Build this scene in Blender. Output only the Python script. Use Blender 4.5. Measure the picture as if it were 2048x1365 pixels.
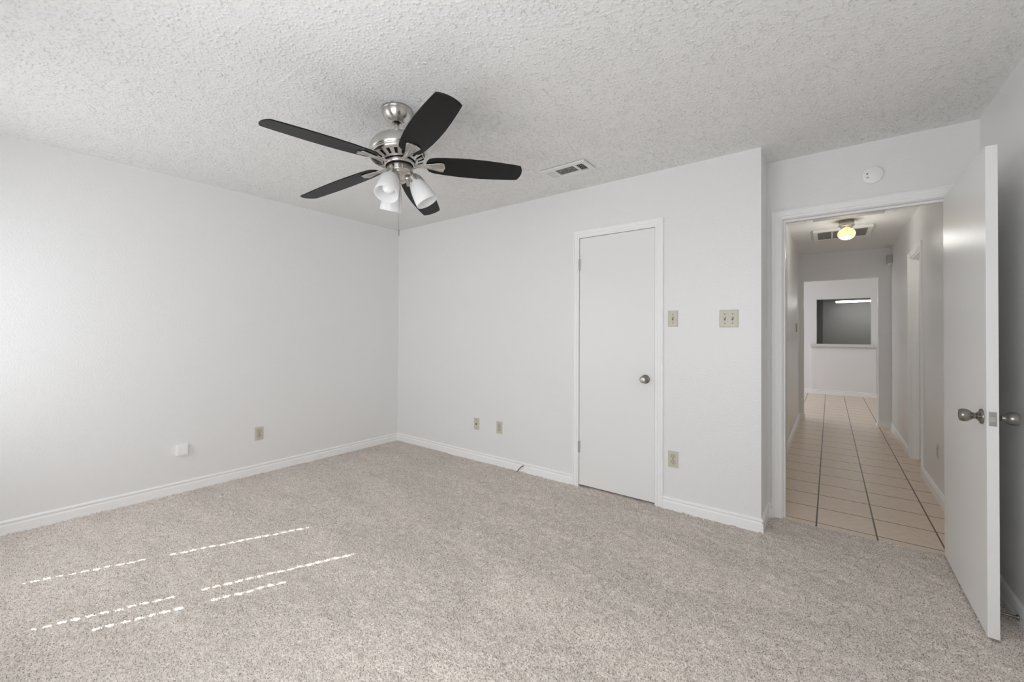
import bpy, bmesh, math
import numpy as np
from mathutils import Vector, Matrix

for o in list(bpy.data.objects):
    bpy.data.objects.remove(o, do_unlink=True)
S = bpy.context.scene
COL = S.collection
PI = math.pi
R = math.radians

# ------------------------------------------------------------------ camera
YAW, PITCH, ROLL = R(37.404), R(0.5344), R(0.305)
F_PX, PPY = 830.7253, 660.9286
cam_d = bpy.data.cameras.new('camera')
cam_d.sensor_fit = 'HORIZONTAL'
cam_d.sensor_width = 36.0
cam_d.lens = F_PX / 2048 * 36.0
cam_d.shift_y = -(682.5 - PPY) / 2048
cam_d.clip_start = 0.02
cam = bpy.data.objects.new('camera', cam_d)
COL.objects.link(cam)
fw = Vector((-math.sin(YAW) * math.cos(PITCH), math.cos(YAW) * math.cos(PITCH), math.sin(PITCH)))
r0 = Vector((math.cos(YAW), math.sin(YAW), 0))
u0 = r0.cross(fw)
rt = r0 * math.cos(ROLL) + u0 * math.sin(ROLL)
up = -r0 * math.sin(ROLL) + u0 * math.cos(ROLL)
m = Matrix((rt, up, -fw)).transposed().to_4x4()
m.translation = Vector((4.0063, -3.049, 1.2432))
cam.matrix_world = m
S.camera = cam

# ------------------------------------------------------------------ world, sun, daylight, exposure
S.view_settings.view_transform = 'Standard'
S.view_settings.look = 'None'
S.view_settings.gamma = 1.0
S.view_settings.use_curve_mapping = False
S.view_settings.exposure = -0.07
S.cycles.max_bounces = 16
S.cycles.diffuse_bounces = 10
S.cycles.glossy_bounces = 6
S.cycles.sample_clamp_indirect = 4.0
S.cycles.use_denoising = True
S.cycles.caustics_reflective = False
S.cycles.caustics_refractive = False

world = bpy.data.worlds.new('World')
S.world = world
world.use_nodes = True
wn = world.node_tree
wn.nodes.clear()
wo = wn.nodes.new('ShaderNodeOutputWorld')
wb = wn.nodes.new('ShaderNodeBackground')
sky = wn.nodes.new('ShaderNodeTexSky')
sky.sky_type = 'HOSEK_WILKIE'
wb.inputs['Strength'].default_value = 0.4
wn.links.new(sky.outputs[0], wb.inputs['Color'])
wn.links.new(wb.outputs[0], wo.inputs['Surface'])

FRONT = -3.45            # inner face of the window wall behind the camera
SUN_EL = math.atan(0.97)
sd = bpy.data.lights.new('sun', 'SUN')
sd.energy = 22.0
sd.angle = R(0.5)
sd.color = (1.0, 0.97, 0.92)
sun = bpy.data.objects.new('sun', sd)
COL.objects.link(sun)
sdir = Vector((0.405 * math.cos(SUN_EL), 0.914 * math.cos(SUN_EL), -math.sin(SUN_EL)))
sun.rotation_euler = sdir.to_track_quat('-Z', 'Y').to_euler()
sun.location = (0.5, -8, 6)


def area(name, loc, direction, sx, sy, energy, color=(1, 1, 1), spread=180):
    d = bpy.data.lights.new(name, 'AREA')
    d.shape = 'RECTANGLE'
    d.size, d.size_y = sx, sy
    d.energy = energy
    d.color = color
    d.spread = R(spread)
    o = bpy.data.objects.new(name, d)
    COL.objects.link(o)
    o.location = loc
    o.rotation_euler = Vector(direction).to_track_quat('-Z', 'Y').to_euler()
    return o


DAY = (0.955, 0.985, 1.03)
WX0, WX1, WZ0, WZ1 = 0.26, 1.46, 0.60, 1.98      # window near the left corner
VX0, VX1 = 2.35, 3.85                            # assumed second window, unseen, added to even out the light
area('daylight_near_corner', ((WX0 + WX1) / 2, FRONT + 0.03, (WZ0 + WZ1) / 2), (0, 1, 0), WX1 - WX0, WZ1 - WZ0, 13, DAY)
area('fill_second_window', ((VX0 + VX1) / 2, FRONT + 0.03, (WZ0 + WZ1) / 2), (0, 1, 0), VX1 - VX0, WZ1 - WZ0, 29, DAY)
area('daylight_far_room', (1.56, 6.4, 1.3), (1, 0, 0), 1.8, 1.3, 27, (0.92, 0.985, 1.09))


# ------------------------------------------------------------------ materials
def mat(name, color, rough=0.5, metal=0.0, spec=0.5):
    mt = bpy.data.materials.new(name)
    mt.use_nodes = True
    b = mt.node_tree.nodes['Principled BSDF']
    b.inputs['Base Color'].default_value = (*color, 1)
    b.inputs['Roughness'].default_value = rough
    b.inputs['Metallic'].default_value = metal
    b.inputs['Specular IOR Level'].default_value = spec
    return mt


def nd(mt, t, **kw):
    n = mt.node_tree.nodes.new(t)
    for k, v in kw.items():
        setattr(n, k, v)
    return n


def lk(mt, a, b):
    mt.node_tree.links.new(a, b)


def bump(mt, scale, strength, dist=0.002, detail=2.0, rough=0.5, kind='noise'):
    tc = nd(mt, 'ShaderNodeTexCoord')
    if kind == 'noise':
        t = nd(mt, 'ShaderNodeTexNoise')
        t.inputs['Detail'].default_value = detail
        t.inputs['Roughness'].default_value = rough
        out = t.outputs['Fac']
    else:
        t = nd(mt, 'ShaderNodeTexVoronoi')
        out = t.outputs['Distance']
    t.inputs['Scale'].default_value = scale
    lk(mt, tc.outputs['Object'], t.inputs['Vector'])
    b = nd(mt, 'ShaderNodeBump')
    b.inputs['Strength'].default_value = strength
    b.inputs['Distance'].default_value = dist
    lk(mt, out, b.inputs['Height'])
    lk(mt, b.outputs[0], mt.node_tree.nodes['Principled BSDF'].inputs['Normal'])
    return b


WHITE = (0.845, 0.845, 0.842)
M = {}
M['wall'] = mat('wall_paint', WHITE, 0.30, spec=0.42)
bump(M['wall'], 105, 0.7, 0.003, 2.0)
M['ceiling'] = mat('stippled_ceiling', (0.86, 0.86, 0.85), 0.8, spec=0.15)
bump(M['ceiling'], 260, 0.4, 0.003, 1.0)
M['trim'] = mat('trim_paint', (0.93, 0.93, 0.928), 0.34, spec=0.45)
M['door'] = mat('door_paint', (0.86, 0.86, 0.855), 0.31, spec=0.42)
bump(M['door'], 18, 0.06, 0.002, 2)
M['nickel'] = mat('brushed_nickel', (0.62, 0.60, 0.57), 0.27, 1.0)
pn = M['nickel'].node_tree.nodes['Principled BSDF']
pn.inputs['Anisotropic'].default_value = 0.85
pn.inputs['Anisotropic Rotation'].default_value = 0.25
tg = nd(M['nickel'], 'ShaderNodeTangent', direction_type='RADIAL', axis='Z')
lk(M['nickel'], tg.outputs[0], pn.inputs['Tangent'])
M['dark_nickel'] = mat('dark_nickel', (0.30, 0.285, 0.26), 0.28, 1.0)
M['latch'] = mat('worn_latch', (0.42, 0.41, 0.39), 0.4, 1.0)
M['chrome'] = mat('chrome', (0.75, 0.74, 0.72), 0.10, 1.0)
M['black'] = mat('black_blade', (0.0045, 0.0045, 0.0043), 0.42, spec=0.32)
M['cavity'] = mat('dark_cavity', (0.012, 0.012, 0.012), 0.9, spec=0.05)
M['ivory'] = mat('ivory_plastic', (0.60, 0.58, 0.485), 0.38)
M['ivory_inset'] = mat('ivory_inset', (0.56, 0.53, 0.43), 0.42)
M['white_plastic'] = mat('white_plastic', (0.93, 0.93, 0.925), 0.35)
M['grey_plastic'] = mat('grey_plastic', (0.50, 0.485, 0.46), 0.45)
M['vent'] = mat('vent_enamel', (0.78, 0.78, 0.76), 0.4)
M['cable'] = mat('dark_cable', (0.06, 0.06, 0.06), 0.5)
M['hinge'] = mat('painted_hinge_and_glint', (0.58, 0.57, 0.54), 0.35, 0.6)
M['hall_plate'] = mat('hall_plate', (0.62, 0.61, 0.59), 0.4)
M['screw'] = mat('screw_head', (0.20, 0.18, 0.14), 0.5, 0.4)
M['tile_cap'] = mat('ledge_cap', (0.70, 0.69, 0.67), 0.35)
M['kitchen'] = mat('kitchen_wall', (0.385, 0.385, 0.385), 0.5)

# frosted glass of the fan shades
mt = bpy.data.materials.new('frosted_glass')
mt.use_nodes = True
nt = mt.node_tree
pb = nt.nodes['Principled BSDF']
pb.inputs['Base Color'].default_value = (0.96, 0.96, 0.96, 1)
pb.inputs['Roughness'].default_value = 0.3
tr = nd(mt, 'ShaderNodeBsdfTranslucent')
tr.inputs['Color'].default_value = (0.95, 0.95, 0.95, 1)
mx = nd(mt, 'ShaderNodeMixShader')
mx.inputs[0].default_value = 0.35
lk(mt, pb.outputs[0], mx.inputs[1])
lk(mt, tr.outputs[0], mx.inputs[2])
lk(mt, mx.outputs[0], nt.nodes['Material Output'].inputs['Surface'])
M['frosted'] = mt


def emit(name, color, strength):
    e = mat(name, color, 0.4)
    b = e.node_tree.nodes['Principled BSDF']
    b.inputs['Emission Color'].default_value = (*color, 1)
    b.inputs['Emission Strength'].default_value = strength
    return e


M['globe'] = emit('lit_globe', (1.0, 0.78, 0.36), 1.25)
M['tube'] = emit('fluorescent_tube', (1.0, 0.99, 0.96), 14.0)

# carpet: mixed beige and brown yarns, with brushed lighter swathes
mt = mat('carpet', (0.5, 0.46, 0.42), 0.95, spec=0.1)
tc = nd(mt, 'ShaderNodeTexCoord')
n1 = nd(mt, 'ShaderNodeTexNoise')
n1.inputs['Scale'].default_value = 205
n1.inputs['Detail'].default_value = 2
n1.inputs['Roughness'].default_value = 0.7
lk(mt, tc.outputs['Object'], n1.inputs['Vector'])
cr = nd(mt, 'ShaderNodeValToRGB')
e = cr.color_ramp.elements
e[0].position, e[0].color = 0.36, (0.30, 0.25, 0.21, 1)
e[1].position, e[1].color = 0.60, (0.89, 0.82, 0.76, 1)
el = e.new(0.45)
el.color = (0.73, 0.66, 0.60, 1)
lk(mt, n1.outputs['Fac'], cr.inputs['Fac'])
mp = nd(mt, 'ShaderNodeMapping')
mp.inputs['Rotation'].default_value = (0, 0, R(-10))
mp.inputs['Scale'].default_value = (0.8, 2.5, 1)
lk(mt, tc.outputs['Object'], mp.inputs['Vector'])
n2 = nd(mt, 'ShaderNodeTexNoise')
n2.inputs['Scale'].default_value = 1.6
n2.inputs['Detail'].default_value = 3
n2.inputs['Distortion'].default_value = 0.6
lk(mt, mp.outputs[0], n2.inputs['Vector'])
r2 = nd(mt, 'ShaderNodeMapRange')
r2.inputs['From Min'].default_value = 0.38
r2.inputs['From Max'].default_value = 0.62
r2.inputs['To Min'].default_value = 0.95
r2.inputs['To Max'].default_value = 1.05
lk(mt, n2.outputs['Fac'], r2.inputs['Value'])
mul = nd(mt, 'ShaderNodeVectorMath', operation='SCALE')
lk(mt, cr.outputs['Color'], mul.inputs[0])
# one patch brushed the other way, with a crisp edge
spx = nd(mt, 'ShaderNodeSeparateXYZ')
lk(mt, tc.outputs['Object'], spx.inputs[0])


def ramp01(sock, a, b_):
    q = nd(mt, 'ShaderNodeMapRange')
    q.inputs['From Min'].default_value = a
    q.inputs['From Max'].default_value = b_
    lk(mt, sock, q.inputs['Value'])
    return q.outputs[0]


def mul2(a, b_):
    q = nd(mt, 'ShaderNodeMath', operation='MULTIPLY')
    lk(mt, a, q.inputs[0])
    lk(mt, b_, q.inputs[1])
    return q.outputs[0]


skew = nd(mt, 'ShaderNodeMath', operation='MULTIPLY_ADD')     # x + 0.32 y follows the slanted edge
lk(mt, spx.outputs[1], skew.inputs[0])
skew.inputs[1].default_value = 0.32
lk(mt, spx.outputs[0], skew.inputs[2])
pm_ = mul2(mul2(ramp01(skew.outputs[0], 2.175, 2.215), ramp01(skew.outputs[0], 3.3, 2.45)), mul2(ramp01(spx.outputs[1], -2.3, -1.85), ramp01(spx.outputs[1], -1.25, -1.38)))
pa = nd(mt, 'ShaderNodeMath', operation='MULTIPLY_ADD')
lk(mt, pm_, pa.inputs[0])
pa.inputs[1].default_value = 0.065
lk(mt, r2.outputs[0], pa.inputs[2])
lk(mt, pa.outputs[0], mul.inputs['Scale'])
lk(mt, mul.outputs[0], mt.node_tree.nodes['Principled BSDF'].inputs['Base Color'])
M['carpet'] = mt

# hall floor tile, 12 inch squares with dark grout
TX0, TY0, TP = 3.935, 0.398, 0.3035
mt = mat('floor_tile', (0.5, 0.4, 0.33), 0.3, spec=0.4)
tc = nd(mt, 'ShaderNodeTexCoord')
sp = nd(mt, 'ShaderNodeSeparateXYZ')
lk(mt, tc.outputs['Object'], sp.inputs[0])


def grid_dist(sock, off):
    a = nd(mt, 'ShaderNodeMath', operation='SUBTRACT')
    lk(mt, sock, a.inputs[0])
    a.inputs[1].default_value = off - TP / 2 - 40 * TP
    b = nd(mt, 'ShaderNodeMath', operation='MODULO')
    lk(mt, a.outputs[0], b.inputs[0])
    b.inputs[1].default_value = TP
    c = nd(mt, 'ShaderNodeMath', operation='SUBTRACT')
    lk(mt, b.outputs[0], c.inputs[0])
    c.inputs[1].default_value = TP / 2
    d = nd(mt, 'ShaderNodeMath', operation='ABSOLUTE')
    lk(mt, c.outputs[0], d.inputs[0])
    return d.outputs[0]


mn = nd(mt, 'ShaderNodeMath', operation='MINIMUM')
lk(mt, grid_dist(sp.outputs[0], TX0), mn.inputs[0])
lk(mt, grid_dist(sp.outputs[1], TY0), mn.inputs[1])
mrg = nd(mt, 'ShaderNodeMapRange')
mrg.inputs['From Min'].default_value = 0.0035
mrg.inputs['From Max'].default_value = 0.0055
lk(mt, mn.outputs[0], mrg.inputs['Value'])
n3 = nd(mt, 'ShaderNodeTexNoise')
n3.inputs['Scale'].default_value = 22
n3.inputs['Detail'].default_value = 5
lk(mt, tc.outputs['Object'], n3.inputs['Vector'])
c3 = nd(mt, 'ShaderNodeValToRGB')
c3.color_ramp.elements[0].position = 0.3
c3.color_ramp.elements[0].color = (0.78, 0.645, 0.515, 1)
c3.color_ramp.elements[1].position = 0.7
c3.color_ramp.elements[1].color = (0.86, 0.73, 0.60, 1)
lk(mt, n3.outputs['Fac'], c3.inputs['Fac'])
mixc = nd(mt, 'ShaderNodeMix', data_type='RGBA')
lk(mt, mrg.outputs[0], mixc.inputs[0])
mixc.inputs[6].default_value = (0.13, 0.095, 0.062, 1)
lk(mt, c3.outputs[0], mixc.inputs[7])
lk(mt, mixc.outputs[2], mt.node_tree.nodes['Principled BSDF'].inputs['Base Color'])
bp_ = nd(mt, 'ShaderNodeBump')
bp_.inputs['Strength'].default_value = 0.5
bp_.inputs['Distance'].default_value = 0.002
lk(mt, mrg.outputs[0], bp_.inputs['Height'])
lk(mt, bp_.outputs[0], mt.node_tree.nodes['Principled BSDF'].inputs['Normal'])
M['tile'] = mt


# ------------------------------------------------------------------ mesh helpers
class MB:
    """collects shapes and links them as one mesh object"""

    def __init__(self):
        self.bm = bmesh.new()
        self.smooth = set()

    def box(self, x0, x1, y0, y1, z0, z1, bevel=0.0, mx=None):
        vs = [self.bm.verts.new((x, y, z)) for x in (x0, x1) for y in (y0, y1) for z in (z0, z1)]
        idx = [(0, 1, 3, 2), (4, 6, 7, 5), (0, 4, 5, 1), (2, 3, 7, 6), (0, 2, 6, 4), (1, 5, 7, 3)]
        fs = [self.bm.faces.new([vs[i] for i in f]) for f in idx]
        if bevel > 0:
            es = list({e for f in fs for e in f.edges})
            r = bmesh.ops.bevel(self.bm, geom=es, offset=bevel, segments=2, profile=0.5, affect='EDGES')
            vs = list({v for f in r['faces'] for v in f.verts} | {v for v in vs if v.is_valid})
        if mx is not None:
            for v in vs:
                v.co = mx @ v.co
        return vs

    def lathe(self, prof, n=32, mx=None, cap0=True, cap1=True, smooth=True):
        """prof: (radius, z) points revolved about local z"""
        mx = mx or Matrix.Identity(4)
        rings = []
        for r, z in prof:
            if r < 1e-6:
                rings.append([self.bm.verts.new(mx @ Vector((0, 0, z)))])
            else:
                rings.append([self.bm.verts.new(mx @ Vector((r * math.cos(2 * PI * k / n), r * math.sin(2 * PI * k / n), z))) for k in range(n)])
        for a, b in zip(rings, rings[1:]):
            for k in range(n):
                k2 = (k + 1) % n
                if len(a) == 1 and len(b) == 1:
                    continue
                if len(a) == 1:
                    f = self.bm.faces.new((a[0], b[k], b[k2]))
                elif len(b) == 1:
                    f = self.bm.faces.new((a[k], a[k2], b[0]))
                else:
                    f = self.bm.faces.new((a[k], a[k2], b[k2], b[k]))
                f.smooth = smooth
        if cap0 and len(rings[0]) > 1:
            self.bm.faces.new(rings[0])
        if cap1 and len(rings[-1]) > 1:
            self.bm.faces.new(rings[-1])

    def tube(self, pts, rad, n=10):
        pts = [Vector(p) for p in pts]
        rads = rad if isinstance(rad, (list, tuple)) else [rad] * len(pts)
        rings = []
        ref = Vector((0.13, 0.27, 0.95))
        for i, p in enumerate(pts):
            t = (pts[min(i + 1, len(pts) - 1)] - pts[max(i - 1, 0)]).normalized()
            a = t.cross(ref)
            if a.length < 1e-3:
                a = t.cross(Vector((1, 0, 0)))
            a.normalize()
            b = t.cross(a)
            rings.append([self.bm.verts.new(p + rads[i] * (a * math.cos(2 * PI * k / n) + b * math.sin(2 * PI * k / n))) for k in range(n)])
        for a, b in zip(rings, rings[1:]):
            for k in range(n):
                f = self.bm.faces.new((a[k], a[(k + 1) % n], b[(k + 1) % n], b[k]))
                f.smooth = True
        self.bm.faces.new(rings[0])
        self.bm.faces.new(rings[-1])

    def sweep(self, rings, closed=True, smooth=False, caps=True):
        """rings: lists of points, same count; bridges consecutive rings"""
        vr = [[self.bm.verts.new(p) for p in r] for r in rings]
        n = len(vr[0])
        for a, b in zip(vr, vr[1:]):
            for k in range(n if closed else n - 1):
                f = self.bm.faces.new((a[k], a[(k + 1) % n], b[(k + 1) % n], b[k]))
                f.smooth = smooth
        if caps and closed:
            self.bm.faces.new(vr[0])
            self.bm.faces.new(vr[-1])

    def xform(self, mx):
        self.bm.transform(mx)

    def build(self, name, material, parent=None, loc=None):
        bmesh.ops.recalc_face_normals(self.bm, faces=self.bm.faces)
        me = bpy.data.meshes.new(name)
        self.bm.to_mesh(me)
        self.bm.free()
        me.materials.append(material)
        o = bpy.data.objects.new(name, me)
        COL.objects.link(o)
        if parent is not None:
            o.parent = parent
        if loc is not None:
            o.location = loc
        return o


def struct(o, label=None):
    o['kind'] = 'structure'
    if label:
        o['label'] = label
    return o


def thing(name, label, cat, loc=(0, 0, 0), rotz=0.0, group=None):
    o = bpy.data.objects.new(name, None)
    COL.objects.link(o)
    o.empty_display_size = 0.05
    o.location = loc
    o.rotation_euler = (0, 0, rotz)
    o['label'] = label
    o['category'] = cat
    if group:
        o['group'] = group
    return o


def holder(name, loc=(0, 0, 0), rotz=0.0, label=None):
    o = bpy.data.objects.new(name, None)
    COL.objects.link(o)
    o.empty_display_size = 0.05
    o.location = loc
    o.rotation_euler = (0, 0, rotz)
    return struct(o, label)


# ------------------------------------------------------------------ setting: the shell
H = 2.44
XS, YR, W = 3.662, 0.3194, 4.665      # outer corner, alcove wall, right wall
HL, HE = 3.64, 4.50                   # hall left wall, hall end wall
HT = 2.447                            # tops of the walls

b = MB()
b.box(-0.11, 0, FRONT - 0.11, 0.0, -0.02, HT)
struct(b.build('wall_left', M['wall']))

b = MB()
b.box(-0.11, 2.355, 0, 0.11, -0.02, HT)
b.box(3.005, XS, 0, 0.11, -0.02, HT)
b.box(2.355, 3.005, 0, 0.11, 2.05, HT)
b.box(3.55, XS, 0.11, YR, -0.02, HT)
struct(b.build('wall_back', M['wall']))

b = MB()
b.box(3.55, 3.735, YR, 0.43, -0.02, HT)
b.box(4.570, W, YR, 0.43, -0.02, HT)
b.box(3.735, 4.570, YR, 0.43, 2.052, HT)
struct(b.build('wall_doorway', M['wall']))

b = MB()
b.box(W, W + 0.11, FRONT - 0.11, 2.165, -0.02, HT)
b.box(W, W + 0.11, 2.80, HE + 0.11, -0.02, HT)
b.box(W, W + 0.11, 2.165, 2.80, 2.04, HT)
struct(b.build('wall_right', M['wall']))

b = MB()
y0, y1 = FRONT - 0.11, FRONT
b.box(0, WX0, y0, y1, -0.02, HT)
b.box(WX1, VX0, y0, y1, -0.02, HT)
b.box(VX1, W, y0, y1, -0.02, HT)
for a0, a1 in ((WX0, WX1), (VX0, VX1)):
    b.box(a0, a1, y0, y1, -0.02, WZ0)
    b.box(a0, a1, y0, y1, WZ1, HT)
struct(b.build('wall_front', M['wall']))

b = MB()
b.box(HL - 0.11, HL, 0.43, 1.31, -0.02, HT)
b.box(HL - 0.11, HL, 2.08, HE, -0.02, HT)
b.box(HL - 0.11, HL, 1.31, 2.08, 2.04, HT)
struct(b.build('wall_hall_left', M['wall']))

OX0, OX1, OZ = 3.70, 4.535, 2.052
b = MB()
b.box(1.4, OX0, HE, HE + 0.11, -0.02, HT)
b.box(OX1, W, HE, HE + 0.11, -0.02, HT)
b.box(W + 0.11, 5.7, HE, HE + 0.11, -0.02, HT)
b.box(OX0, OX1, HE, HE + 0.11, OZ, HT)
struct(b.build('wall_hall_end', M['wall']))

FY = 8.10                             # far wall with the pass-through
PX0, PX1, PZ0, PZ1 = 3.782, 4.678, 1.07, 2.025
b = MB()
b.box(1.4, PX0, FY, FY + 0.11, -0.02, HT)
b.box(PX1, 5.7, FY, FY + 0.11, -0.02, HT)
b.box(PX0, PX1, FY, FY + 0.11, PZ1, HT)
b.box(PX0, PX1, FY, FY + 0.11, -0.02, PZ0 - 0.07)
b.box(3.688, 4.752, FY - 0.05, FY, -0.02, PZ0 - 0.07)
struct(b.build('wall_far', M['wall']))
b = MB()
b.box(1.4, 1.5, HE + 0.11, FY, -0.02, HT)
struct(b.build('wall_far_left', M['wall']))
b = MB()
b.box(5.6, 5.7, HE + 0.11, FY, -0.02, HT)
struct(b.build('wall_far_right', M['wall']))
b = MB()
b.box(3.55, 3.755, FY + 0.11, 11.0, -0.02, 2.24)
b.box(3.55, 6.0, 11.0, 11.1, -0.02, 2.24)
b.box(5.9, 6.0, FY + 0.11, 11.0, -0.02, 2.24)
b.box(3.755, 3.872, 10.2, 11.0, -0.02, 2.165)
struct(b.build('wall_kitchen', M['kitchen']))
b = MB()
b.box(3.55, 6.0, FY + 0.11, 11.1, 2.165, 2.30)
struct(b.build('ceiling_kitchen', M['kitchen']))
b = MB()
b.box(1.4, 6.0, HE, 11.1, H + 0.01, 2.55)
struct(b.build('ceiling_far', M['wall']))
# closet behind the back wall and the rooms behind the hall doors, closed and dark
b = MB()
b.box(1.9, 2.0, 0.11, 0.8, -0.02, HT)
b.box(1.9, 3.53, 0.8, 0.9, -0.02, HT)
struct(b.build('wall_closet', M['wall']))

rng = np.random.default_rng(7)


def bandnoise(nx, ny, cell, lo, hi):
    """random field with wavelengths between lo and hi metres, unit variance"""
    f = np.fft.rfft2(rng.standard_normal((ny, nx)))
    ky = np.fft.fftfreq(ny, cell)[:, None]
    kx = np.fft.rfftfreq(nx, cell)[None, :]
    k = np.hypot(kx, ky)
    f *= np.exp(-(k * lo) ** 2 * 0.5) * (1 - np.exp(-(k * hi) ** 2 * 0.5))
    a = np.fft.irfft2(f, s=(ny, nx))
    return a / a.std()


def grid_mesh(name, x0, x1, y0, y1, cell, height, material, keep=None):
    nx, ny = int(round((x1 - x0) / cell)) + 1, int(round((y1 - y0) / cell)) + 1
    xs, ys = np.linspace(x0, x1, nx), np.linspace(y0, y1, ny)
    X, Y = np.meshgrid(xs, ys)
    Z = height(X, Y, nx, ny)
    co = np.stack([X, Y, Z], -1).reshape(-1, 3)
    i = (np.arange(ny - 1)[:, None] * nx + np.arange(nx - 1)[None, :])
    quads = np.stack([i, i + 1, i + nx + 1, i + nx], -1)
    if keep is not None:
        cx, cy = (X[:-1, :-1] + X[1:, 1:]) / 2, (Y[:-1, :-1] + Y[1:, 1:]) / 2
        quads = quads[keep(cx, cy)]
    quads = quads.reshape(-1, 4)
    used, inv = np.unique(quads, return_inverse=True)
    co = co[used]
    quads = inv.reshape(-1, 4)
    me = bpy.data.meshes.new(name)
    me.vertices.add(len(co))
    me.vertices.foreach_set('co', co.astype(np.float32).ravel())
    me.loops.add(quads.size)
    me.loops.foreach_set('vertex_index', quads.astype(np.int32).ravel())
    me.polygons.add(len(quads))
    me.polygons.foreach_set('loop_start', np.arange(0, quads.size, 4, dtype=np.int32))
    me.polygons.foreach_set('use_smooth', np.ones(len(quads), dtype=bool))
    me.update(calc_edges=True)
    me.validate()
    me.materials.append(material)
    o = bpy.data.objects.new(name, me)
    COL.objects.link(o)
    return o


def popcorn(edge):
    def f(X, Y, nx, ny):
        c = X[0, 1] - X[0, 0]
        a = bandnoise(nx, ny, c, 0.0032, 0.010)
        p = bandnoise(nx, ny, c, 0.0034, 0.011)
        t = np.clip((p - 1.25) / 0.50, 0, 1)
        h = np.clip(a + 0.6, 0, 2.2) * 0.0008 + t * t * (3 - 2 * t) * 0.0058
        h *= np.clip(edge(X, Y) / 0.035, 0.12, 1)          # the stipple thins out against the walls
        # the ridge of a taped board joint
        ridge = np.exp(-((Y + 2.155) / 0.008) ** 2) * np.clip((X - 1.80) / 0.1, 0, 1) * np.clip((2.2 - X) / 0.1, 0, 1)
        return H + 0.002 - h - 0.0014 * ridge
    return f


def edge_room(X, Y):
    return np.minimum(np.minimum(X, W - X), np.where(X < XS, np.abs(Y), np.minimum(YR - Y, X - XS + np.clip(-Y, 0, 9))))


def edge_hall(X, Y):
    return np.minimum(np.minimum(X - HL, W - X), np.minimum(Y - 0.43, HE - Y))


c_ = grid_mesh('ceiling', 0, W, FRONT, YR, 0.0042, popcorn(edge_room), M['ceiling'], keep=lambda x, y: (y < 0.01) | (x > XS - 0.01))
struct(c_)
c_ = grid_mesh('ceiling_hall', HL, W, 0.43, HE, 0.006, popcorn(edge_hall), M['ceiling'])
struct(c_)
b = MB()
b.box(-0.11, W + 0.11, FRONT - 0.11, HE, H + 0.01, 2.55)
struct(b.build('ceiling_light_seal', M['wall']))  # unseen slab added over the ceilings to keep stray light out


def pile(X, Y, nx, ny):
    c = X[0, 1] - X[0, 0]
    a = bandnoise(nx, ny, c, 0.0035, 0.012)
    s = bandnoise(nx, ny, c, 0.10, 0.45)
    return np.clip(a, -2, 2.4) * 0.0032 + s * 0.0012


c_ = grid_mesh('floor', 0, W, FRONT, 0.33, 0.0052, pile, M['carpet'],
               keep=lambda x, y: (y < 0.06) | ((x > XS - 0.02) & (y < 0.322)))
struct(c_)
b = MB()
b.box(1.4, 6.0, 0.318, 11.1, -0.06, -0.003)
struct(b.build('floor_hall', M['tile']))
b = MB()
b.box(-0.11, W + 0.11, FRONT - 0.11, 0.318, -0.06, -0.012)
struct(b.build('floor_slab', M['cavity']))

# ------------------------------------------------------------------ baseboards
BASE = [(0, 0.087), (0.005, 0.0850), (0.0115, 0.0795), (0.0125, 0.0745), (0.0045, 0.0640), (0.0050, 0.0610), (0.0115, 0.0530),
        (0.0125, 0.026), (0.0105, 0.0245), (0.0105, 0.0235), (0.0135, 0.0225), (0.0145, -0.006), (0, -0.006)]


def baseboard(name, path, prof=BASE):
    """path: floor points with the room on the left-hand side of travel reversed by mitre normals"""
    b = MB()
    n = len(path)
    P = [Vector((p[0], p[1], 0)) for p in path]
    rings = []
    for i in range(n):
        ds = []
        if i > 0:
            ds.append((P[i] - P[i - 1]).normalized())
        if i < n - 1:
            ds.append((P[i + 1] - P[i]).normalized())
        ns = [Vector((d.y, -d.x, 0)) for d in ds]        # right-hand normal points into the room
        if len(ns) == 2:
            mm = ns[0] + ns[1]
            mm = mm / mm.dot(ns[0]) if abs(mm.dot(ns[0])) > 1e-6 else ns[0]
        else:
            mm = ns[0]
        rings.append([P[i] + mm * d + Vector((0, 0, z)) for d, z in prof])
    b.sweep(rings)
    return struct(b.build(name, M['trim']))


baseboard('baseboard_left', [(0, FRONT), (0, 0), (2.319, 0)])
baseboard('baseboard_back', [(3.054, 0), (XS, 0), (XS, YR), (3.689, YR)])
baseboard('baseboard_right', [(4.627, YR), (W, YR), (W, FRONT)])
baseboard('baseboard_front', [(W, FRONT), (0, FRONT)])
baseboard('baseboard_hall_left', [(HL, 2.145), (HL, HE), (OX0, HE), (OX0, HE + 0.11), (1.5, HE + 0.11)])
baseboard('baseboard_hall_right', [(5.6, HE + 0.11), (OX1, HE + 0.11), (OX1, HE), (W, HE), (W, 2.865)])
baseboard('baseboard_hall_near', [(W, 2.10), (W, 0.43)])
baseboard('baseboard_far', [(1.5, FY), (3.688, FY), (3.688, FY - 0.05), (4.752, FY - 0.05), (4.752, FY), (5.6, FY)])

# ------------------------------------------------------------------ door casings
CAS = [(0, 0), (0, 0.014), (0.004, 0.0165), (0.010, 0.0165), (0.0125, 0.0105), (0.0175, 0.0100), (0.020, 0.0140), (0.040, 0.0125),
       (0.042, 0.0070), (0.045, 0.0070), (0.047, 0.0115), (0.055, 0.0105), (0.058, 0.007), (0.058, 0)]


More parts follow.
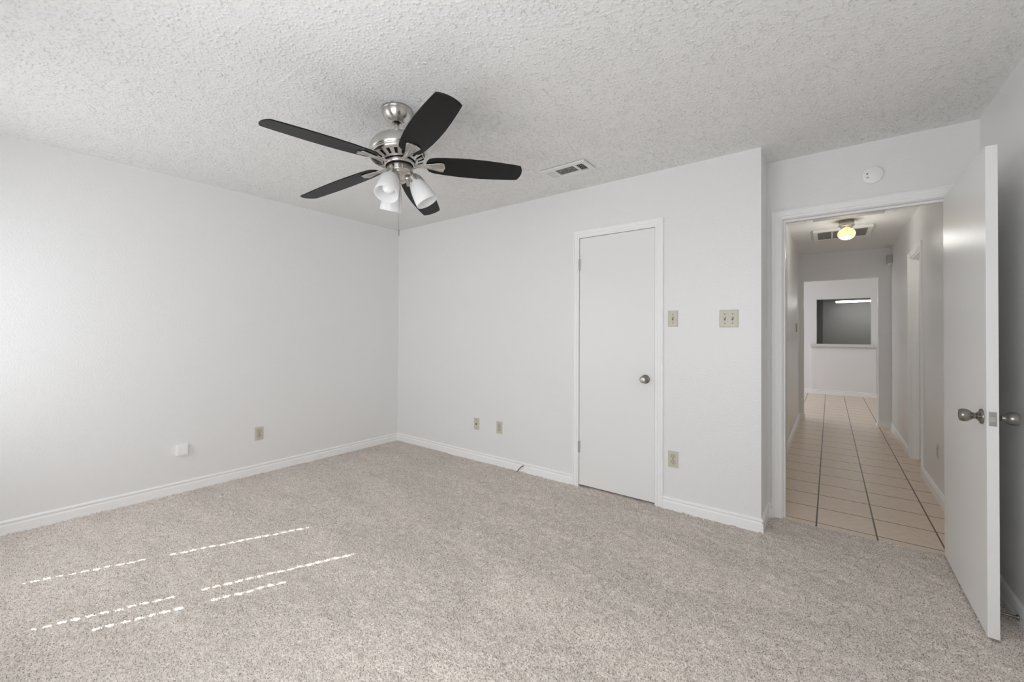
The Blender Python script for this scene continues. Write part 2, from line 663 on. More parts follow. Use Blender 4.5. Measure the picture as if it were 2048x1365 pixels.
def casing(name, x0, x1, zt, width, mx):
    """outer edges x0..x1, top zt in the local xz plane, thickness towards local -y"""
    k = width / 0.058
    b = MB()
    rings = []
    for cx, cz, sx, sz in ((x0, -0.004, 1, 0), (x0, zt, 1, -1), (x1, zt, -1, -1), (x1, -0.004, -1, 0)):
        rings.append([mx @ Vector((cx + sx * d * k, -t, cz + sz * d * k)) for d, t in CAS])
    b.sweep(rings)
    return struct(b.build(name, M['trim']))


I4 = Matrix.Identity(4)
casing('trim_1', 2.319, 3.054, 2.098, 0.052, I4)
casing('trim_2', 3.689, 4.626, 2.098, 0.060, Matrix.Translation((0, YR, 0)))
# hall side doorways: the local x axis runs along the wall
MR = Matrix.Translation((W, 0, 0)) @ Matrix.Rotation(PI / 2, 4, 'Z')       # local x -> +y, local -y -> +x
ML = Matrix.Translation((HL, 0, 0)) @ Matrix.Rotation(-PI / 2, 4, 'Z')     # local x -> -y, local -y -> -x
MRr = Matrix(((0, 1, 0, W), (1, 0, 0, 0), (0, 0, 1, 0), (0, 0, 0, 1)))     # local x -> +y, local -y -> -x
MLr = Matrix(((0, -1, 0, HL), (1, 0, 0, 0), (0, 0, 1, 0), (0, 0, 0, 1)))   # local x -> +y, local -y -> +x
casing('trim_3', 2.10, 2.865, 2.10, 0.060, MRr)
casing('trim_4', 1.245, 2.145, 2.10, 0.060, MLr)


def jamb(name, x0, x1, zt, depth, mx, t=0.018, stop=None):
    """door lining: x0..x1 is the hole in the wall, lining t thick, depth along local +y"""
    b = MB()
    b.box(x0, x0 + t, 0, depth, -0.004, zt)
    b.box(x1 - t, x1, 0, depth, -0.004, zt)
    b.box(x0 + t, x1 - t, 0, depth, zt - t, zt)
    if stop:
        s0, s1, st = stop
        b.box(x0 + t, x0 + t + st, s0, s1, -0.004, zt - t)
        b.box(x1 - t - st, x1 - t, s0, s1, -0.004, zt - t)
        b.box(x0 + t + st, x1 - t - st, s0, s1, zt - t - st, zt - t)
    b.xform(mx)
    return struct(b.build(name, M['trim']))


jamb('trim_5', 2.355, 3.005, 2.05, 0.11, I4, 0.014, (0.045, 0.08, 0.010))
jamb('trim_6', 3.735, 4.570, 2.052, 0.1106, Matrix.Translation((0, YR, 0)), 0.017, (0.040, 0.075, 0.012))
jamb('trim_7', 2.165, 2.80, 2.04, 0.11, MRr, 0.014, (0.045, 0.06, 0.010))
jamb('trim_8', 1.31, 2.08, 2.04, 0.11, MLr, 0.014, (0.05, 0.065, 0.010))


# ------------------------------------------------------------------ doors
def hinge(parent, x, y, z, mat_, along='x'):
    b = MB()
    for k in range(5):
        z0 = z - 0.045 + k * 0.018
        b.lathe([(0.0055, z0 + 0.0006), (0.0065, z0 + 0.0014), (0.0065, z0 + 0.0166), (0.0055, z0 + 0.0174)], 12, Matrix.Translation((x, y, 0)))
    b.lathe([(0.003, z - 0.051), (0.0055, z - 0.048), (0.0055, z - 0.046)], 12, Matrix.Translation((x, y, 0)))
    b.lathe([(0.0055, z + 0.046), (0.0055, z + 0.048), (0.003, z + 0.051)], 12, Matrix.Translation((x, y, 0)))
    b.box(x + 0.002, x + 0.016, y + 0.001, y + 0.004, z - 0.045, z + 0.045)
    return b.build('hinge', mat_, parent)


KNOB = [(0.011, 0.006), (0.0115, 0.020), (0.0135, 0.024), (0.0135, 0.027), (0.020, 0.034), (0.0255, 0.042), (0.0275, 0.052),
        (0.0270, 0.060), (0.0245, 0.0655), (0.0225, 0.067), (0.0215, 0.066), (0.0, 0.0668)]
ROSE = [(0.0325, -0.001), (0.0325, 0.003), (0.030, 0.0065), (0.022, 0.009), (0.016, 0.014), (0.0125, 0.019), (0.0, 0.019)]


def knob(parent, mx, material, prof=KNOB):
    b = MB()
    b.lathe(prof, 32, mx)
    k = b.build('knob', material, parent)
    b = MB()
    b.lathe(ROSE, 32, mx)
    b.build('rose', material, k)
    return k


# closet door, shut
d1 = holder('door_1', label='flat white closet door, shut, in the long back wall')
b = MB()
b.box(2.3735, 2.9890, 0.002, 0.037, 0.016, 2.0315, 0.0015)
b.build('slab', M['door'], d1)
hinge(d1, 2.3665, -0.0045, 1.816, M['hinge'])
hinge(d1, 2.3665, -0.0045, 0.325, M['hinge'])
kp = [(r * 0.92, z * 0.95) for r, z in KNOB]
kmx = Matrix.Translation((2.922, 0.002, 0.914)) @ Matrix.Rotation(PI / 2, 4, 'X')
k = knob(d1, kmx, M['dark_nickel'], kp)
b = MB()
b.lathe([(0.0185, 0.0615), (0.0185, 0.0640), (0.0165, 0.0650), (0.0, 0.0655)], 28, kmx)
b.build('knob_glint', M['hinge'], k)  # lighter disc puts the reflection on the knob's face into colour

# bedroom door, swung open against the right wall
d2 = holder('door_2', (4.5178, YR - 0.018, 0), label='flat white bedroom door swung open beside the right wall')
DX, DY0, DY1 = 4.5178, -0.5065, 0.2919
lx, ly = -4.5178, -(YR - 0.018)
b = MB()
b.box(DX, DX + 0.0345, DY0, DY1, 0.014, 2.030, 0.0012)
b.xform(Matrix.Translation((lx, ly, 0)))
b.build('slab', M['door'], d2)
kz = 0.906
ky = DY0 + 0.062
k = knob(d2, Matrix.Translation((lx + DX, ly + ky, kz)) @ Matrix.Rotation(-PI / 2, 4, 'Y'), M['dark_nickel'])
k = knob(d2, Matrix.Translation((lx + DX + 0.0345, ly + ky, kz)) @ Matrix.Rotation(PI / 2, 4, 'Y'), M['dark_nickel'])
b = MB()
b.lathe([(0.003, 0.066), (0.0035, 0.070), (0.0, 0.0725)], 12, Matrix.Translation((lx + DX + 0.0345, ly + ky, kz)) @ Matrix.Rotation(PI / 2, 4, 'Y'))
b.build('lock_button', M['dark_nickel'], k)
b = MB()
b.box(lx + DX + 0.006, lx + DX + 0.0285, ly + DY0 - 0.0012, ly + DY0 + 0.003, kz - 0.029, kz + 0.029, 0.0006)
lp = b.build('latch_plate', M['latch'], d2)
b = MB()
xa = lx + DX + 0.0095
b.sweep([[Vector((xa, ly + DY0 + 0.002, kz - 0.011)), Vector((xa + 0.015, ly + DY0 + 0.002, kz - 0.011)), Vector((xa + 0.015, ly + DY0 - 0.003, kz - 0.011)), Vector((xa, ly + DY0 - 0.011, kz - 0.011))],
         [Vector((xa, ly + DY0 + 0.002, kz + 0.009)), Vector((xa + 0.015, ly + DY0 + 0.002, kz + 0.009)), Vector((xa + 0.015, ly + DY0 - 0.003, kz + 0.009)), Vector((xa, ly + DY0 - 0.011, kz + 0.009))]])
b.build('latch_bolt', M['chrome'], lp)
for hz in (0.25, 1.02, 1.80):
    b = MB()
    b.lathe([(0.0055, hz - 0.046), (0.0065, hz - 0.044), (0.0065, hz + 0.044), (0.0055, hz + 0.046)], 12, Matrix.Translation((lx + DX + 0.0385, ly + DY1 + 0.005, 0)))
    b.box(lx + DX + 0.004, lx + DX + 0.036, ly + DY1 - 0.001, ly + DY1 + 0.002, hz - 0.044, hz + 0.044)
    b.build('hinge', M['dark_nickel'], d2)

# shut doors at the two sides of the hall
d3 = holder('door_3', label='shut white door recessed in the right hall wall')
b = MB()
b.box(2.182, 2.783, 0.061, 0.096, 0.01, 2.023)
b.xform(MRr)
b.build('slab', M['door'], d3)
d4 = holder('door_4', label='shut white door recessed in the left hall wall')
b = MB()
b.box(1.327, 2.063, 0.066, 0.10, 0.01, 2.023)
b.xform(MLr)
b.build('slab', M['door'], d4)

# ------------------------------------------------------------------ windows behind the camera, the second one assumed, with slatted blinds
for i, (a0, a1, cols) in enumerate(((WX0, WX1, (0.58, 1.10, 1.23)), (VX0, VX1, ()))):
    w = holder('window_%d' % (i + 1))
    b = MB()
    yo = FRONT - 0.10
    for q0, q1, z0, z1 in ((a0, a0 + 0.04, WZ0, WZ1), (a1 - 0.04, a1, WZ0, WZ1), (a0 + 0.04, a1 - 0.04, WZ0, WZ0 + 0.04), (a0 + 0.04, a1 - 0.04, WZ1 - 0.04, WZ1), (a0 + 0.04, a1 - 0.04, 1.18, 1.225)):
        b.box(q0, q1, yo, yo + 0.05, z0, z1)
    b.build('window_frame', M['trim'], w)
    b = MB()
    b.box(a0 - 0.02, a1 + 0.02, FRONT, FRONT + 0.02, WZ0 - 0.03, WZ0 - 0.005, 0.003)
    b.build('window_sill', M['trim'], w)
    b = MB()
    z = WZ1 - 0.07
    b.box(a0 + 0.005, a1 - 0.005, FRONT - 0.045, FRONT - 0.01, WZ1 - 0.045, WZ1 - 0.002)
    while z > WZ0 + 0.02:
        edges = [a0 + 0.006]
        for cxx in (cols if 0.79 < z < 1.51 else cols[:2]):
            edges += [cxx - 0.0055, cxx + 0.0055]
        edges.append(a1 - 0.006)
        hh, ho = 0.0245, 0.0115
        for q in range(0, len(edges), 2):
            b.box(edges[q], edges[q + 1], FRONT - 0.028 - 0.001, FRONT - 0.028 + 0.001, z - hh, z + hh)
        for q in range(1, len(edges) - 1, 2):
            for s0, s1 in ((ho, hh), (-hh, -ho)):
                b.box(edges[q], edges[q + 1], FRONT - 0.028 - 0.001, FRONT - 0.028 + 0.001, z + s0, z + s1)
        z -= 0.0438
    b.build('blind', M['white_plastic'], w)
w = holder('window_3')  # unseen frame on the uncut wall, added to go with the far-room lamp
b = MB()
for q0, q1, z0, z1 in ((5.45, 5.5, 0.6, 2.0), (7.3, 7.35, 0.6, 2.0), (5.5, 7.3, 0.6, 0.65), (5.5, 7.3, 1.95, 2.0)):
    b.box(1.5, 1.53, q0, q1, z0, z1)
b.build('window_frame', M['trim'], w)

# ------------------------------------------------------------------ ceiling fan
PIV = Vector((2.1704, -1.6746, 2.39))
fan = thing('ceiling_fan', 'brushed nickel ceiling fan with five black blades and three frosted lamp shades', 'ceiling fan', (PIV.x, PIV.y, H))
nv = Vector((-0.1105, -0.0056, 1)).normalized()
e1 = Vector((0, 1, 0)).cross(nv).normalized()
e2 = nv.cross(e1)
TILT = Matrix((e1, e2, nv)).transposed().to_4x4()
TILT.translation = Vector((0, 0, PIV.z - H))          # fan space: z = 0 at the hanger ball, relative to the thing's empty

b = MB()
cap = Matrix.Translation((0.0, 0.004, 0))
b.lathe([(0.078, 0.002), (0.078, -0.013), (0.0775, -0.0132), (0.0778, -0.0145), (0.0772, -0.022), (0.073, -0.037), (0.063, -0.053), (0.046, -0.0655), (0.033, -0.0715), (0.026, -0.0720), (0.0245, -0.0690), (0.0245, -0.04)], 48, cap, cap0=True, cap1=False)
b.build('canopy', M['nickel'], fan)
b = MB()
b.lathe([(0.0, 0.022), (0.016, 0.020), (0.023, 0.010), (0.023, 0.000), (0.0, -0.004)], 24, TILT)
b.build('hanger_ball_shade', M['cavity'], fan)  # near-black colour stands for the shade inside the canopy opening
b = MB()
b.lathe([(0.0125, 0.0), (0.0125, -0.101)], 24, TILT)
b.build('downrod', M['nickel'], fan)
b = MB()
prof = [(0.014, -0.098), (0.020, -0.100), (0.045, -0.1025), (0.075, -0.107), (0.102, -0.116), (0.125, -0.130), (0.141, -0.149), (0.1490, -0.170), (0.1505, -0.186),
        (0.1503, -0.1985), (0.1482, -0.1995), (0.1482, -0.2010), (0.1497, -0.2020), (0.1497, -0.2055), (0.1470, -0.2065), (0.1470, -0.2080), (0.1480, -0.2090), (0.1465, -0.2170), (0.138, -0.2215)]
b.lathe(prof, 64, TILT, cap1=False)
motor = b.build('motor_housing', M['nickel'], fan)
# slotted skirt: a dark core behind metal ribs
b = MB()
b.lathe([(0.134, -0.2225), (0.084, -0.2405)], 64, TILT)
b.build('vent_core', M['cavity'], motor)
b = MB()
ns = 20
b.lathe([(0.1385, -0.2215), (0.1300, -0.2262), (0.1280, -0.2250)], 64, TILT, cap0=False, cap1=False)
b.lathe([(0.0960, -0.2385), (0.0905, -0.2420), (0.0850, -0.2440), (0.0820, -0.2430), (0.0800, -0.2350)], 64, TILT, cap0=False, cap1=False)
for k_ in range(ns):
    a = 2 * PI * k_ / ns
    mx = TILT @ Matrix.Rotation(a, 4, 'Z')
    hw0, hw1 = 0.0116, 0.0088
    top = [(0.1310, -0.2255), (0.0940, -0.2395)]
    ring0 = [mx @ Vector((top[0][0], -hw0, top[0][1])), mx @ Vector((top[0][0], hw0, top[0][1])), mx @ Vector((top[0][0] - 0.001, hw0, top[0][1] + 0.004)), mx @ Vector((top[0][0] - 0.001, -hw0, top[0][1] + 0.004))]
    ring1 = [mx @ Vector((top[1][0], -hw1, top[1][1])), mx @ Vector((top[1][0], hw1, top[1][1])), mx @ Vector((top[1][0] - 0.001, hw1, top[1][1] + 0.004)), mx @ Vector((top[1][0] - 0.001, -hw1, top[1][1] + 0.004))]
    b.sweep([ring0, ring1])
b.build('vent_skirt', M['nickel'], motor)
b = MB()
b.lathe([(0.066, -0.238), (0.076, -0.2455), (0.0785, -0.248), (0.0785, -0.262), (0.0755, -0.2655), (0.066, -0.2655)], 48, TILT)
b.build('flywheel', M['nickel'], fan)
b = MB()
b.lathe([(0.0715, -0.264), (0.0715, -0.2695)], 48, TILT)
b.build('gap_ring', M['cavity'], fan)
b = MB()
b.lathe([(0.0660, -0.2690), (0.0680, -0.2705), (0.0680, -0.2985), (0.0690, -0.3000), (0.0690, -0.3050), (0.0670, -0.3065), (0.0640, -0.3070), (0.0630, -0.3160), (0.0600, -0.3180), (0.0300, -0.3200), (0.0280, -0.3480), (0.0240, -0.3510), (0.0, -0.3510)], 48, TILT)
sw = b.build('switch_housing', M['nickel'], fan)
b = MB()
mxs = TILT @ Matrix.Rotation(R(-66), 4, 'Z')
b.box(0.062, 0.0686, -0.0045, 0.0045, -0.2875, -0.2800, 0.001, mxs)
b.build('reverse_switch', M['cavity'], sw)

BL = [(0.140, 0.018), (0.145, 0.034), (0.155, 0.048), (0.170, 0.0565), (0.19, 0.0610), (0.23, 0.0665), (0.30, 0.0725), (0.37, 0.0750), (0.44, 0.0745), (0.52, 0.0705), (0.60, 0.0640), (0.640, 0.0595), (0.651, 0.0580)]
ZB, PT = -0.2435, R(13)


def blade_pt(x, y, z):
    return Vector((x, y * math.cos(PT) + z * math.sin(PT), -y * math.sin(PT) + z * math.cos(PT) + ZB - 0.058 * x))


def blade_mesh():
    b = MB()
    out = [(x, -w) for x, w in BL]
    tip = []
    for q in range(1, 8):
        t = -1 + 2 * q / 8
        tip.append((0.6535 + 0.0150 * (1 - t * t), t * 0.0575))
    out += tip + [(x, w) for x, w in reversed(BL)]
    th = 0.0028
    ins = 0.0012
    rings = []
    for s, zz in ((0.985, -th), (1.0, -th + ins), (1.0, th - ins), (0.985, th)):
        rings.append([blade_pt(x if s == 1 else 0.40 + (x - 0.40) * 0.996, y * s, zz) for x, y in out])
    b.sweep(rings)
    return b


def iron_mesh():
    b = MB()
    st = [(0.070, 0.013, -0.2545, 0.0), (0.088, 0.0115, -0.2575, 0.1), (0.105, 0.0105, -0.2600, 0.3), (0.122, 0.0115, -0.2610, 0.6), (0.140, 0.0150, -0.2605, 0.9), (0.160, 0.0205, -0.2610, 1.0),
          (0.185, 0.0270, -0.2620, 1.0), (0.206, 0.0325, -0.2635, 1.0), (0.220, 0.0355, -0.2645, 1.0), (0.227, 0.0350, -0.2648, 1.0)]
    rings = []
    for x, hw, z, pf in st:
        pt = PT * pf
        ring = []
        us = [-1, -0.8, -0.6, -0.4, -0.2, 0, 0.2, 0.4, 0.6, 0.8, 1]
        for u in us:                                   # lower side, with a raised spine and scalloped end
            y = u * hw
            dz = -0.0016 - 0.0055 * max(0, 1 - abs(u) * 2.2) * min(1, (0.245 - x) / 0.06) - 0.0012 * math.cos(u * PI)
            xx = x + ((0.010 * (1 - u * u) + 0.0025 * math.cos(u * 2.5 * PI)) if x > 0.215 else 0)
            ring.append(Vector((xx, y * math.cos(pt) + dz * math.sin(pt), z - y * math.sin(pt) + dz * math.cos(pt))))
        for u in reversed(us):
            y = u * hw
            dz = 0.0022 if x > 0.15 else 0.0035
            xx = x + ((0.010 * (1 - u * u) + 0.0025 * math.cos(u * 2.5 * PI)) if x > 0.215 else 0)
            ring.append(Vector((xx, y * math.cos(pt) + dz * math.sin(pt), z - y * math.sin(pt) + dz * math.cos(pt))))
        rings.append(ring)
    b.sweep(rings, smooth=True)
    return b


for k_ in range(5):
    mx = TILT @ Matrix.Rotation(R(267.54 - 72 * k_), 4, 'Z')
    b = blade_mesh()
    b.xform(mx)
    bl = b.build('blade', M['black'], fan)
    b = iron_mesh()
    b.xform(mx)
    b.build('blade_iron', M['nickel'], bl)

AX = (48.0, 170.0, -74.0)
for a in AX:
    base = TILT @ Matrix.Rotation(R(a), 4, 'Z') @ Matrix.Translation((0.060, 0, -0.312)) @ Matrix.Rotation(R(-25), 4, 'Y')
    b = MB()
    b.tube([(TILT @ Matrix.Rotation(R(a), 4, 'Z')) @ Vector(p) for p in ((0.012, 0, -0.334), (0.040, 0, -0.328), (0.062, 0, -0.322))], 0.011, 16)
    b.lathe([(0.0, 0.002), (0.018, 0.0), (0.026, -0.006), (0.030, -0.016), (0.036, -0.034), (0.0390, -0.042), (0.0385, -0.046)], 32, base, cap1=False)
    arm = b.build('lamp_arm', M['nickel'], fan)
    b = MB()
    sp_ = [(0.0365, -0.040), (0.0385, -0.046), (0.0440, -0.062), (0.0495, -0.083), (0.0540, -0.108), (0.0575, -0.138), (0.0592, -0.165), (0.0580, -0.1662), (0.0560, -0.1640), (0.0545, -0.138), (0.0510, -0.108), (0.0465, -0.083), (0.0410, -0.062), (0.0360, -0.048)]
    b.lathe(sp_, 40, base, cap0=False, cap1=False)
    b.build('lamp_shade', M['frosted'], fan)
    b = MB()
    b.lathe([(0.013, -0.046), (0.014, -0.068), (0.020, -0.082), (0.0275, -0.100), (0.0295, -0.116), (0.026, -0.132), (0.015, -0.1435), (0.0, -0.1465)], 24, base)
    b.build('bulb', M['white_plastic'], arm)
p0 = TILT @ Vector((0.0, 0.0, -0.345))
p0 = p0 + Vector((-0.0075 * 0.795, -0.0075 * 0.606, 0))
zb = 1.757 - H
b = MB()
b.tube([p0, (p0.x, p0.y, zb + 0.03)], 0.0007, 8)
zz = p0.z - 0.006
while zz > zb + 0.034:
    b.lathe([(0.0, zz + 0.0016), (0.0013, zz), (0.0, zz - 0.0016)], 6, Matrix.Translation((p0.x, p0.y, 0)))
    zz -= 0.0075
ch = b.build('pull_chain', M['dark_nickel'], fan)
b = MB()
b.lathe([(0.001, zb + 0.032), (0.0028, zb + 0.029), (0.0032, zb + 0.004), (0.0018, zb)], 12, Matrix.Translation((p0.x, p0.y, 0)))
b.build('chain_fob', M['dark_nickel'], ch)


# ------------------------------------------------------------------ wall plates; local frame: plate in xz, facing local -y
def plate_box(b, w, h, t=0.006):
    b.sweep([[Vector((sx * (w / 2), 0, sz * (h / 2))) for sx, sz in ((-1, -1), (1, -1), (1, 1), (-1, 1))],
             [Vector((sx * (w / 2), -t * 0.45, sz * (h / 2))) for sx, sz in ((-1, -1), (1, -1), (1, 1), (-1, 1))],
             [Vector((sx * (w / 2 - 0.004), -t, sz * (h / 2 - 0.004))) for sx, sz in ((-1, -1), (1, -1), (1, 1), (-1, 1))]])


TOY = Matrix.Rotation(PI / 2, 4, 'X')       # lathe z -> local -y


def screw(parent, x, z, t=0.006, r=0.0032):
    b = MB()
    b.lathe([(r, t - 0.001), (r, t + 0.0006), (r * 0.6, t + 0.0012), (0, t + 0.0012)], 12, Matrix.Translation((x, 0, z)) @ TOY)
    b.build('screw', M['screw'], parent)


def outlet(name, label, loc, rotz, material=None, group=None):
    t = thing(name, label, 'power outlet', loc, rotz)
    pm = material or M['ivory']
    b = MB()
    plate_box(b, 0.070, 0.1145)
    p = b.build('cover_plate', pm, t)
    screw(p, 0, 0)
    for sz in (0.0195, -0.0195):
        b = MB()
        n = 28
        pts = []
        for k in range(n):
            a = 2 * PI * k / n
            pts.append((max(-0.0145, min(0.0145, 0.0168 * math.cos(a))), sz + 0.0142 * math.sin(a)))
        b.sweep([[Vector((x, -0.004, z)) for x, z in pts], [Vector((x, -0.0082, z)) for x, z in pts], [Vector((x * 0.94, -0.0088, sz + (z - sz) * 0.94)) for x, z in pts]])
        f = b.build('socket', M['ivory_inset'] if material is None else material, t)
        b = MB()
        b.box(-0.0072, -0.0050, -0.0092, -0.0080, sz + 0.0005, sz + 0.0090)
        b.box(0.0050, 0.0072, -0.0092, -0.0080, sz + 0.0012, sz + 0.0083)
        b.lathe([(0.0028, 0.0080), (0.0028, 0.0092)], 12, Matrix.Translation((0, 0, sz - 0.0068)) @ TOY)
        b.build('slots', M['cavity'], f)
        # dark outline where the socket meets the cover plate
        b = MB()
        b.sweep([[Vector((x * 1.10, -0.0050, sz + (z - sz) * 1.10)) for x, z in pts], [Vector((x * 1.10, -0.0064, sz + (z - sz) * 1.10)) for x, z in pts]])
        b.build('socket_gap', M['screw'], f)
    return t


def switch(name, label, loc, gangs):
    t = thing(name, label, 'light switch', loc, 0)
    b = MB()
    wd = 0.070 + 0.0435 * (gangs - 1)
    plate_box(b, wd, 0.1145)
    p = b.build('cover_plate', M['ivory'], t)
    for g in range(gangs):
        x = (g - (gangs - 1) / 2) * 0.046
        screw(p, x, 0.030, r=0.0034)
        screw(p, x, -0.030, r=0.0034)
        b = MB()
        b.box(x - 0.0056, x + 0.0056, -0.0064, -0.0050, -0.0125, 0.0125)
        b.build('toggle_slot', M['screw'], p)
        b = MB()
        b.box(-0.0042, 0.0042, -0.016, 0.0, -0.0045, 0.0045, 0.0012, Matrix.Translation((x, -0.0045, 0.002)) @ Matrix.Rotation(R(-28), 4, 'X'))
        b.build('toggle', M['ivory_inset'], t)
    return t


outlet('power_outlet', 'ivory power outlet on the left wall near the white box', (0, -1.482, 0.353), -PI / 2 + PI)
outlet('power_outlet', 'ivory power outlet low on the back wall beside the cable socket plate', (1.532, 0, 0.362), 0)
outlet('power_outlet', 'ivory power outlet low on the wall right of the closet door', (3.122, 0, 0.360), 0)
outlet('power_outlet', 'pale power outlet low on the right wall of the tiled hall', (W, 1.455, 0.361), -PI / 2, M['hall_plate'])
switch('light_switch', 'single ivory toggle switch right beside the closet door casing', (3.119, 0, 1.359), 1)
switch('light_switch', 'double ivory toggle switch plate near the outer wall corner', (3.4775, 0, 1.3535), 2)

t = thing('cable_socket', 'ivory wall plate with one dark cable connector, low on back wall', 'cable socket', (1.244, 0, 0.357))
b = MB()
plate_box(b, 0.070, 0.1145)
p = b.build('cover_plate', M['ivory'], t)
screw(p, 0, 0.041, r=0.0038)
screw(p, 0, -0.041, r=0.0038)
b = MB()
b.lathe([(0.0085, 0.004), (0.0085, 0.0085), (0.0055, 0.0090), (0.0055, 0.017), (0.0, 0.017)], 16, TOY)
b.build('connector', M['screw'], t)

# white junction box on the left wall
t = thing('junction_box', 'small white square box screwed low on the left wall', 'wall box', (0, -2.036, 0.334))
b = MB()
b.box(0, 0.036, -0.036, 0.036, -0.040, 0.040, 0.003)
b.build('box_body', M['white_plastic'], t)
b = MB()
b.box(0.035, 0.0385, -0.027, 0.027, -0.031, 0.031, 0.002)
b.build('cover', M['white_plastic'], t)

# round alarm above the doorway
t = thing('smoke_alarm', 'round white alarm disc on the wall above the open doorway', 'smoke alarm', (4.2175, YR, 2.231))
b = MB()
b.lathe([(0.0520, -0.001), (0.0520, 0.008), (0.0510, 0.010)], 48, TOY)
b.build('mounting_base', M['white_plastic'], t)
b = MB()
b.lathe([(0.0500, 0.010), (0.0510, 0.012), (0.0505, 0.017), (0.0470, 0.0200), (0.0, 0.0215)], 48, TOY)
c = b.build('cover', M['white_plastic'], t)
for dx, dz, rr in ((-0.026, 0.010, 0.0042), (-0.024, -0.0135, 0.0058)):
    b = MB()
    b.lathe([(rr, 0.018), (rr, 0.0222), (0, 0.0222)], 16, Matrix.Translation((dx, 0, dz)) @ TOY)
    b.build('hole_shade', M['grey_plastic'] if rr > 0.005 else M['cable'], c)  # darker discs stand in for the shaded holes in the cover

# supply register in the bedroom ceiling
t = thing('ceiling_vent', 'white metal air register in the ceiling right of the fan', 'ceiling vent', (2.50, -0.429, H))
b = MB()
LX, LY, z0, z1 = 0.180, 0.092, -0.0145, -0.003
for x0, x1, y0, y1 in ((-LX, LX, -LY, -0.058), (-LX, LX, 0.058, LY), (-LX, -0.148, -0.058, 0.058), (0.148, LX, -0.058, 0.058), (-0.088, -0.076, -0.058, 0.058), (0.076, 0.088, -0.058, 0.058)):
    b.box(x0, x1, y0, y1, z0, z1)
b.build('frame', M['vent'], t)
b = MB()
b.box(-0.148, 0.148, -0.058, 0.058, -0.0022, -0.0012)
b.build('duct_shade', M['cavity'], t)  # near-black sheet stands in for the shade up inside the register
b = MB()
for q in range(8):
    y = -0.052 + q * 0.0149
    b.box(-0.076, 0.076, -0.0085, 0.0085, -0.0005, 0.0005, 0, Matrix.Translation((0, y, -0.0085)) @ Matrix.Rotation(R(22), 4, 'X'))
b.build('slats', M['vent'], t)
for s, a in ((-1, 38), (1, 38)):
    b = MB()
    for q in range(5):
        x = s * (0.094 + q * 0.0122)
        b.box(-0.0070, 0.0070, -0.058, 0.058, -0.0005, 0.0005, 0, Matrix.Translation((x, 0, -0.0085)) @ Matrix.Rotation(R(s * a), 4, 'Y'))
    b.build('slats', M['vent'], t)

# cable stub at the back baseboard and the rod stop on the right baseboard
b = MB()
b.tube([(1.822, -0.006, 0.058), (1.815, -0.018, 0.058), (1.806, -0.030, 0.050), (1.790, -0.055, 0.022), (1.784, -0.064, 0.011)], 0.0036, 10)
o = b.build('cable', M['cable'])
o['label'] = 'short dark cable stub poking out of the back wall baseboard'
o['category'] = 'cable'
t = thing('door_stop', 'dark rod door stop on the baseboard behind the open door', 'door stop', (W - 0.012, -0.285, 0.030))
b = MB()
b.lathe([(0.012, 0.0), (0.012, 0.004), (0.006, 0.010), (0.0045, 0.06), (0.0045, 0.066)], 16, Matrix.Rotation(-PI / 2, 4, 'Y'))
b.build('rod', M['dark_nickel'], t)
b = MB()
b.lathe([(0.0075, 0.062), (0.0080, 0.066), (0.0080, 0.074), (0.006, 0.077)], 16, Matrix.Rotation(-PI / 2, 4, 'Y'))
b.build('tip', M['cable'], t)

# ------------------------------------------------------------------ hall fittings
t = thing('hall_light', 'lit yellow globe lamp on a chrome base under the hall ceiling', 'ceiling light', (4.147, 2.47, H))
b = MB()
b.lathe([(0.0, 0.0), (0.064, 0.0), (0.064, -0.036), (0.067, -0.040), (0.068, -0.052), (0.060, -0.060), (0.050, -0.064), (0.046, -0.090), (0.040, -0.093), (0.0, -0.093)], 40, I4)
b.build('base', M['chrome'], t)
b = MB()
gp = [(0.040, -0.088)]
for q in range(1, 16):
    a = PI * q / 16
    if a > 0.65:
        gp.append((0.075 * math.sin(a), -0.138 + 0.062 * math.cos(a)))
gp.append((0.0, -0.200))
b.lathe(gp, 40, I4)
b.build('globe', M['globe'], t)
gl = bpy.data.lights.new('hall_bulb_light', 'POINT')
gl.energy = 3.8
gl.color = (1.0, 0.97, 0.92)
gl.shadow_soft_size = 0.07
go = bpy.data.objects.new('hall_bulb_light', gl)
COL.objects.link(go)
go.location = (4.147, 2.47, H - 0.29)

t = thing('return_vent', 'return air grille with dark louvres in the hall ceiling behind globe lamp', 'ceiling vent', (4.118, 3.06, H))
b = MB()
LX, LY = 0.262, 0.270
for x0, x1, y0, y1 in ((-LX, LX, -LY, -LY + 0.04), (-LX, LX, LY - 0.04, LY), (-LX, -LX + 0.04, -LY + 0.04, LY - 0.04), (LX - 0.04, LX, -LY + 0.04, LY - 0.04), (-0.095, -0.08, -LY + 0.04, LY - 0.04), (0.08, 0.095, -LY + 0.04, LY - 0.04)):
    b.box(x0, x1, y0, y1, -0.026, 0.0)
b.build('frame', M['vent'], t)
b = MB()
b.box(-LX + 0.04, LX - 0.04, -LY + 0.04, LY - 0.04, -0.003, -0.002)
b.build('duct_shade', M['cavity'], t)  # flat near-black sheet, painted shade behind the louvres
b = MB()
for q in range(17):
    y = -0.222 + q * 0.0277
    for x0, x1 in ((-0.222, -0.095), (-0.08, 0.08), (0.095, 0.222)):
        b.box(x0, x1, -0.014, 0.014, -0.0006, 0.0006, 0, Matrix.Translation((0, y, -0.013)) @ Matrix.Rotation(R(38), 4, 'X'))
b.build('slats', M['grey_plastic'], t)

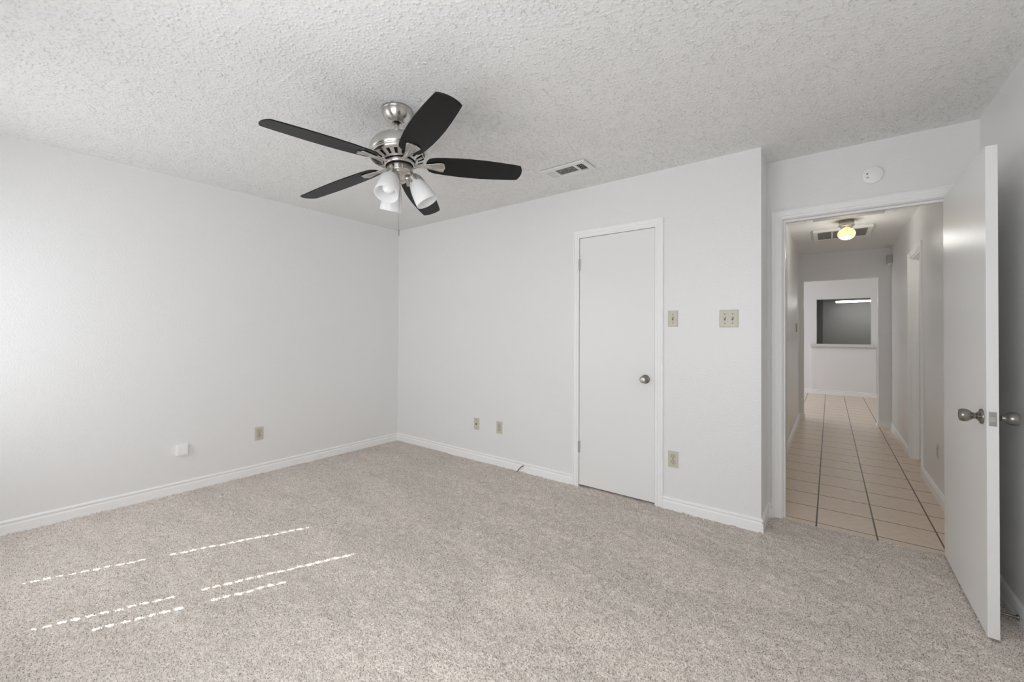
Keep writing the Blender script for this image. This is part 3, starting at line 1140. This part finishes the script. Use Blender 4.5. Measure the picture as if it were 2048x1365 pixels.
t = thing('attic_hatch', 'framed attic hatch panel in the hall ceiling just inside the doorway', 'hatch', (4.15, 1.975, H))
b = MB()
LX, LY = 0.335, 0.335
for x0, x1, y0, y1 in ((-LX, LX, -LY, -LY + 0.055), (-LX, -LX + 0.055, -LY + 0.055, LY), (LX - 0.055, LX, -LY + 0.055, LY)):
    b.box(x0, x1, y0, y1, -0.016, 0.0, 0.003)
b.build('frame', M['trim'], t)
b = MB()
b.box(-LX + 0.060, LX - 0.060, -LY + 0.060, LY - 0.02, -0.012, 0.002)
b.build('panel', M['grey_plastic'], t)

t = thing('door_chime', 'small grey box high on the right hall wall by its far end', 'door chime', (W, 4.40, 2.262))
b = MB()
b.box(-0.050, 0.0, -0.075, 0.075, -0.058, 0.058, 0.004)
b.build('cover', M['grey_plastic'], t)
b = MB()
b.box(-0.040, -0.004, -0.078, 0.078, -0.062, -0.056)
b.build('back_plate', M['white_plastic'], t)

t = thing('thermostat', 'small pale thermostat box on the left hall wall', 'thermostat', (HL, 3.85, 1.350))
b = MB()
b.box(0, 0.014, -0.060, 0.060, -0.058, 0.058, 0.002)
b.build('back_plate', M['grey_plastic'], t)
b = MB()
b.box(0.012, 0.030, -0.045, 0.045, -0.040, 0.040, 0.003)
b.build('cover', M['white_plastic'], t)

# pass-through ledge and the kitchen light behind it
b = MB()
b.box(3.672, 4.768, FY - 0.13, FY + 0.14, PZ0 - 0.062, PZ0 - 0.001, 0.006)
b.box(3.690, 4.753, FY - 0.075, FY - 0.05, PZ0 - 0.095, PZ0 - 0.064, 0.004)
o = struct(b.build('trim_9', M['tile_cap']))
t = thing('fluorescent_light', 'lit fluorescent strip under the kitchen soffit beyond the pass-through', 'ceiling light', (4.75, 10.3, 2.165))
b = MB()
b.box(-0.66, 0.66, -0.07, 0.07, -0.045, 0.0, 0.004)
b.build('housing', M['grey_plastic'], t)
b = MB()
b.box(-0.62, 0.62, -0.062, 0.062, -0.082, -0.045, 0.012)
b.build('lens', M['tube'], t)
b = MB()
b.box(-0.64, 0.64, -0.078, -0.066, -0.105, -0.094, 0.002)
for x0 in (-0.64, 0.62):
    b.box(x0, x0 + 0.02, -0.078, 0.066, -0.104, -0.044, 0.002)
b.build('rim', M['white_plastic'], t)
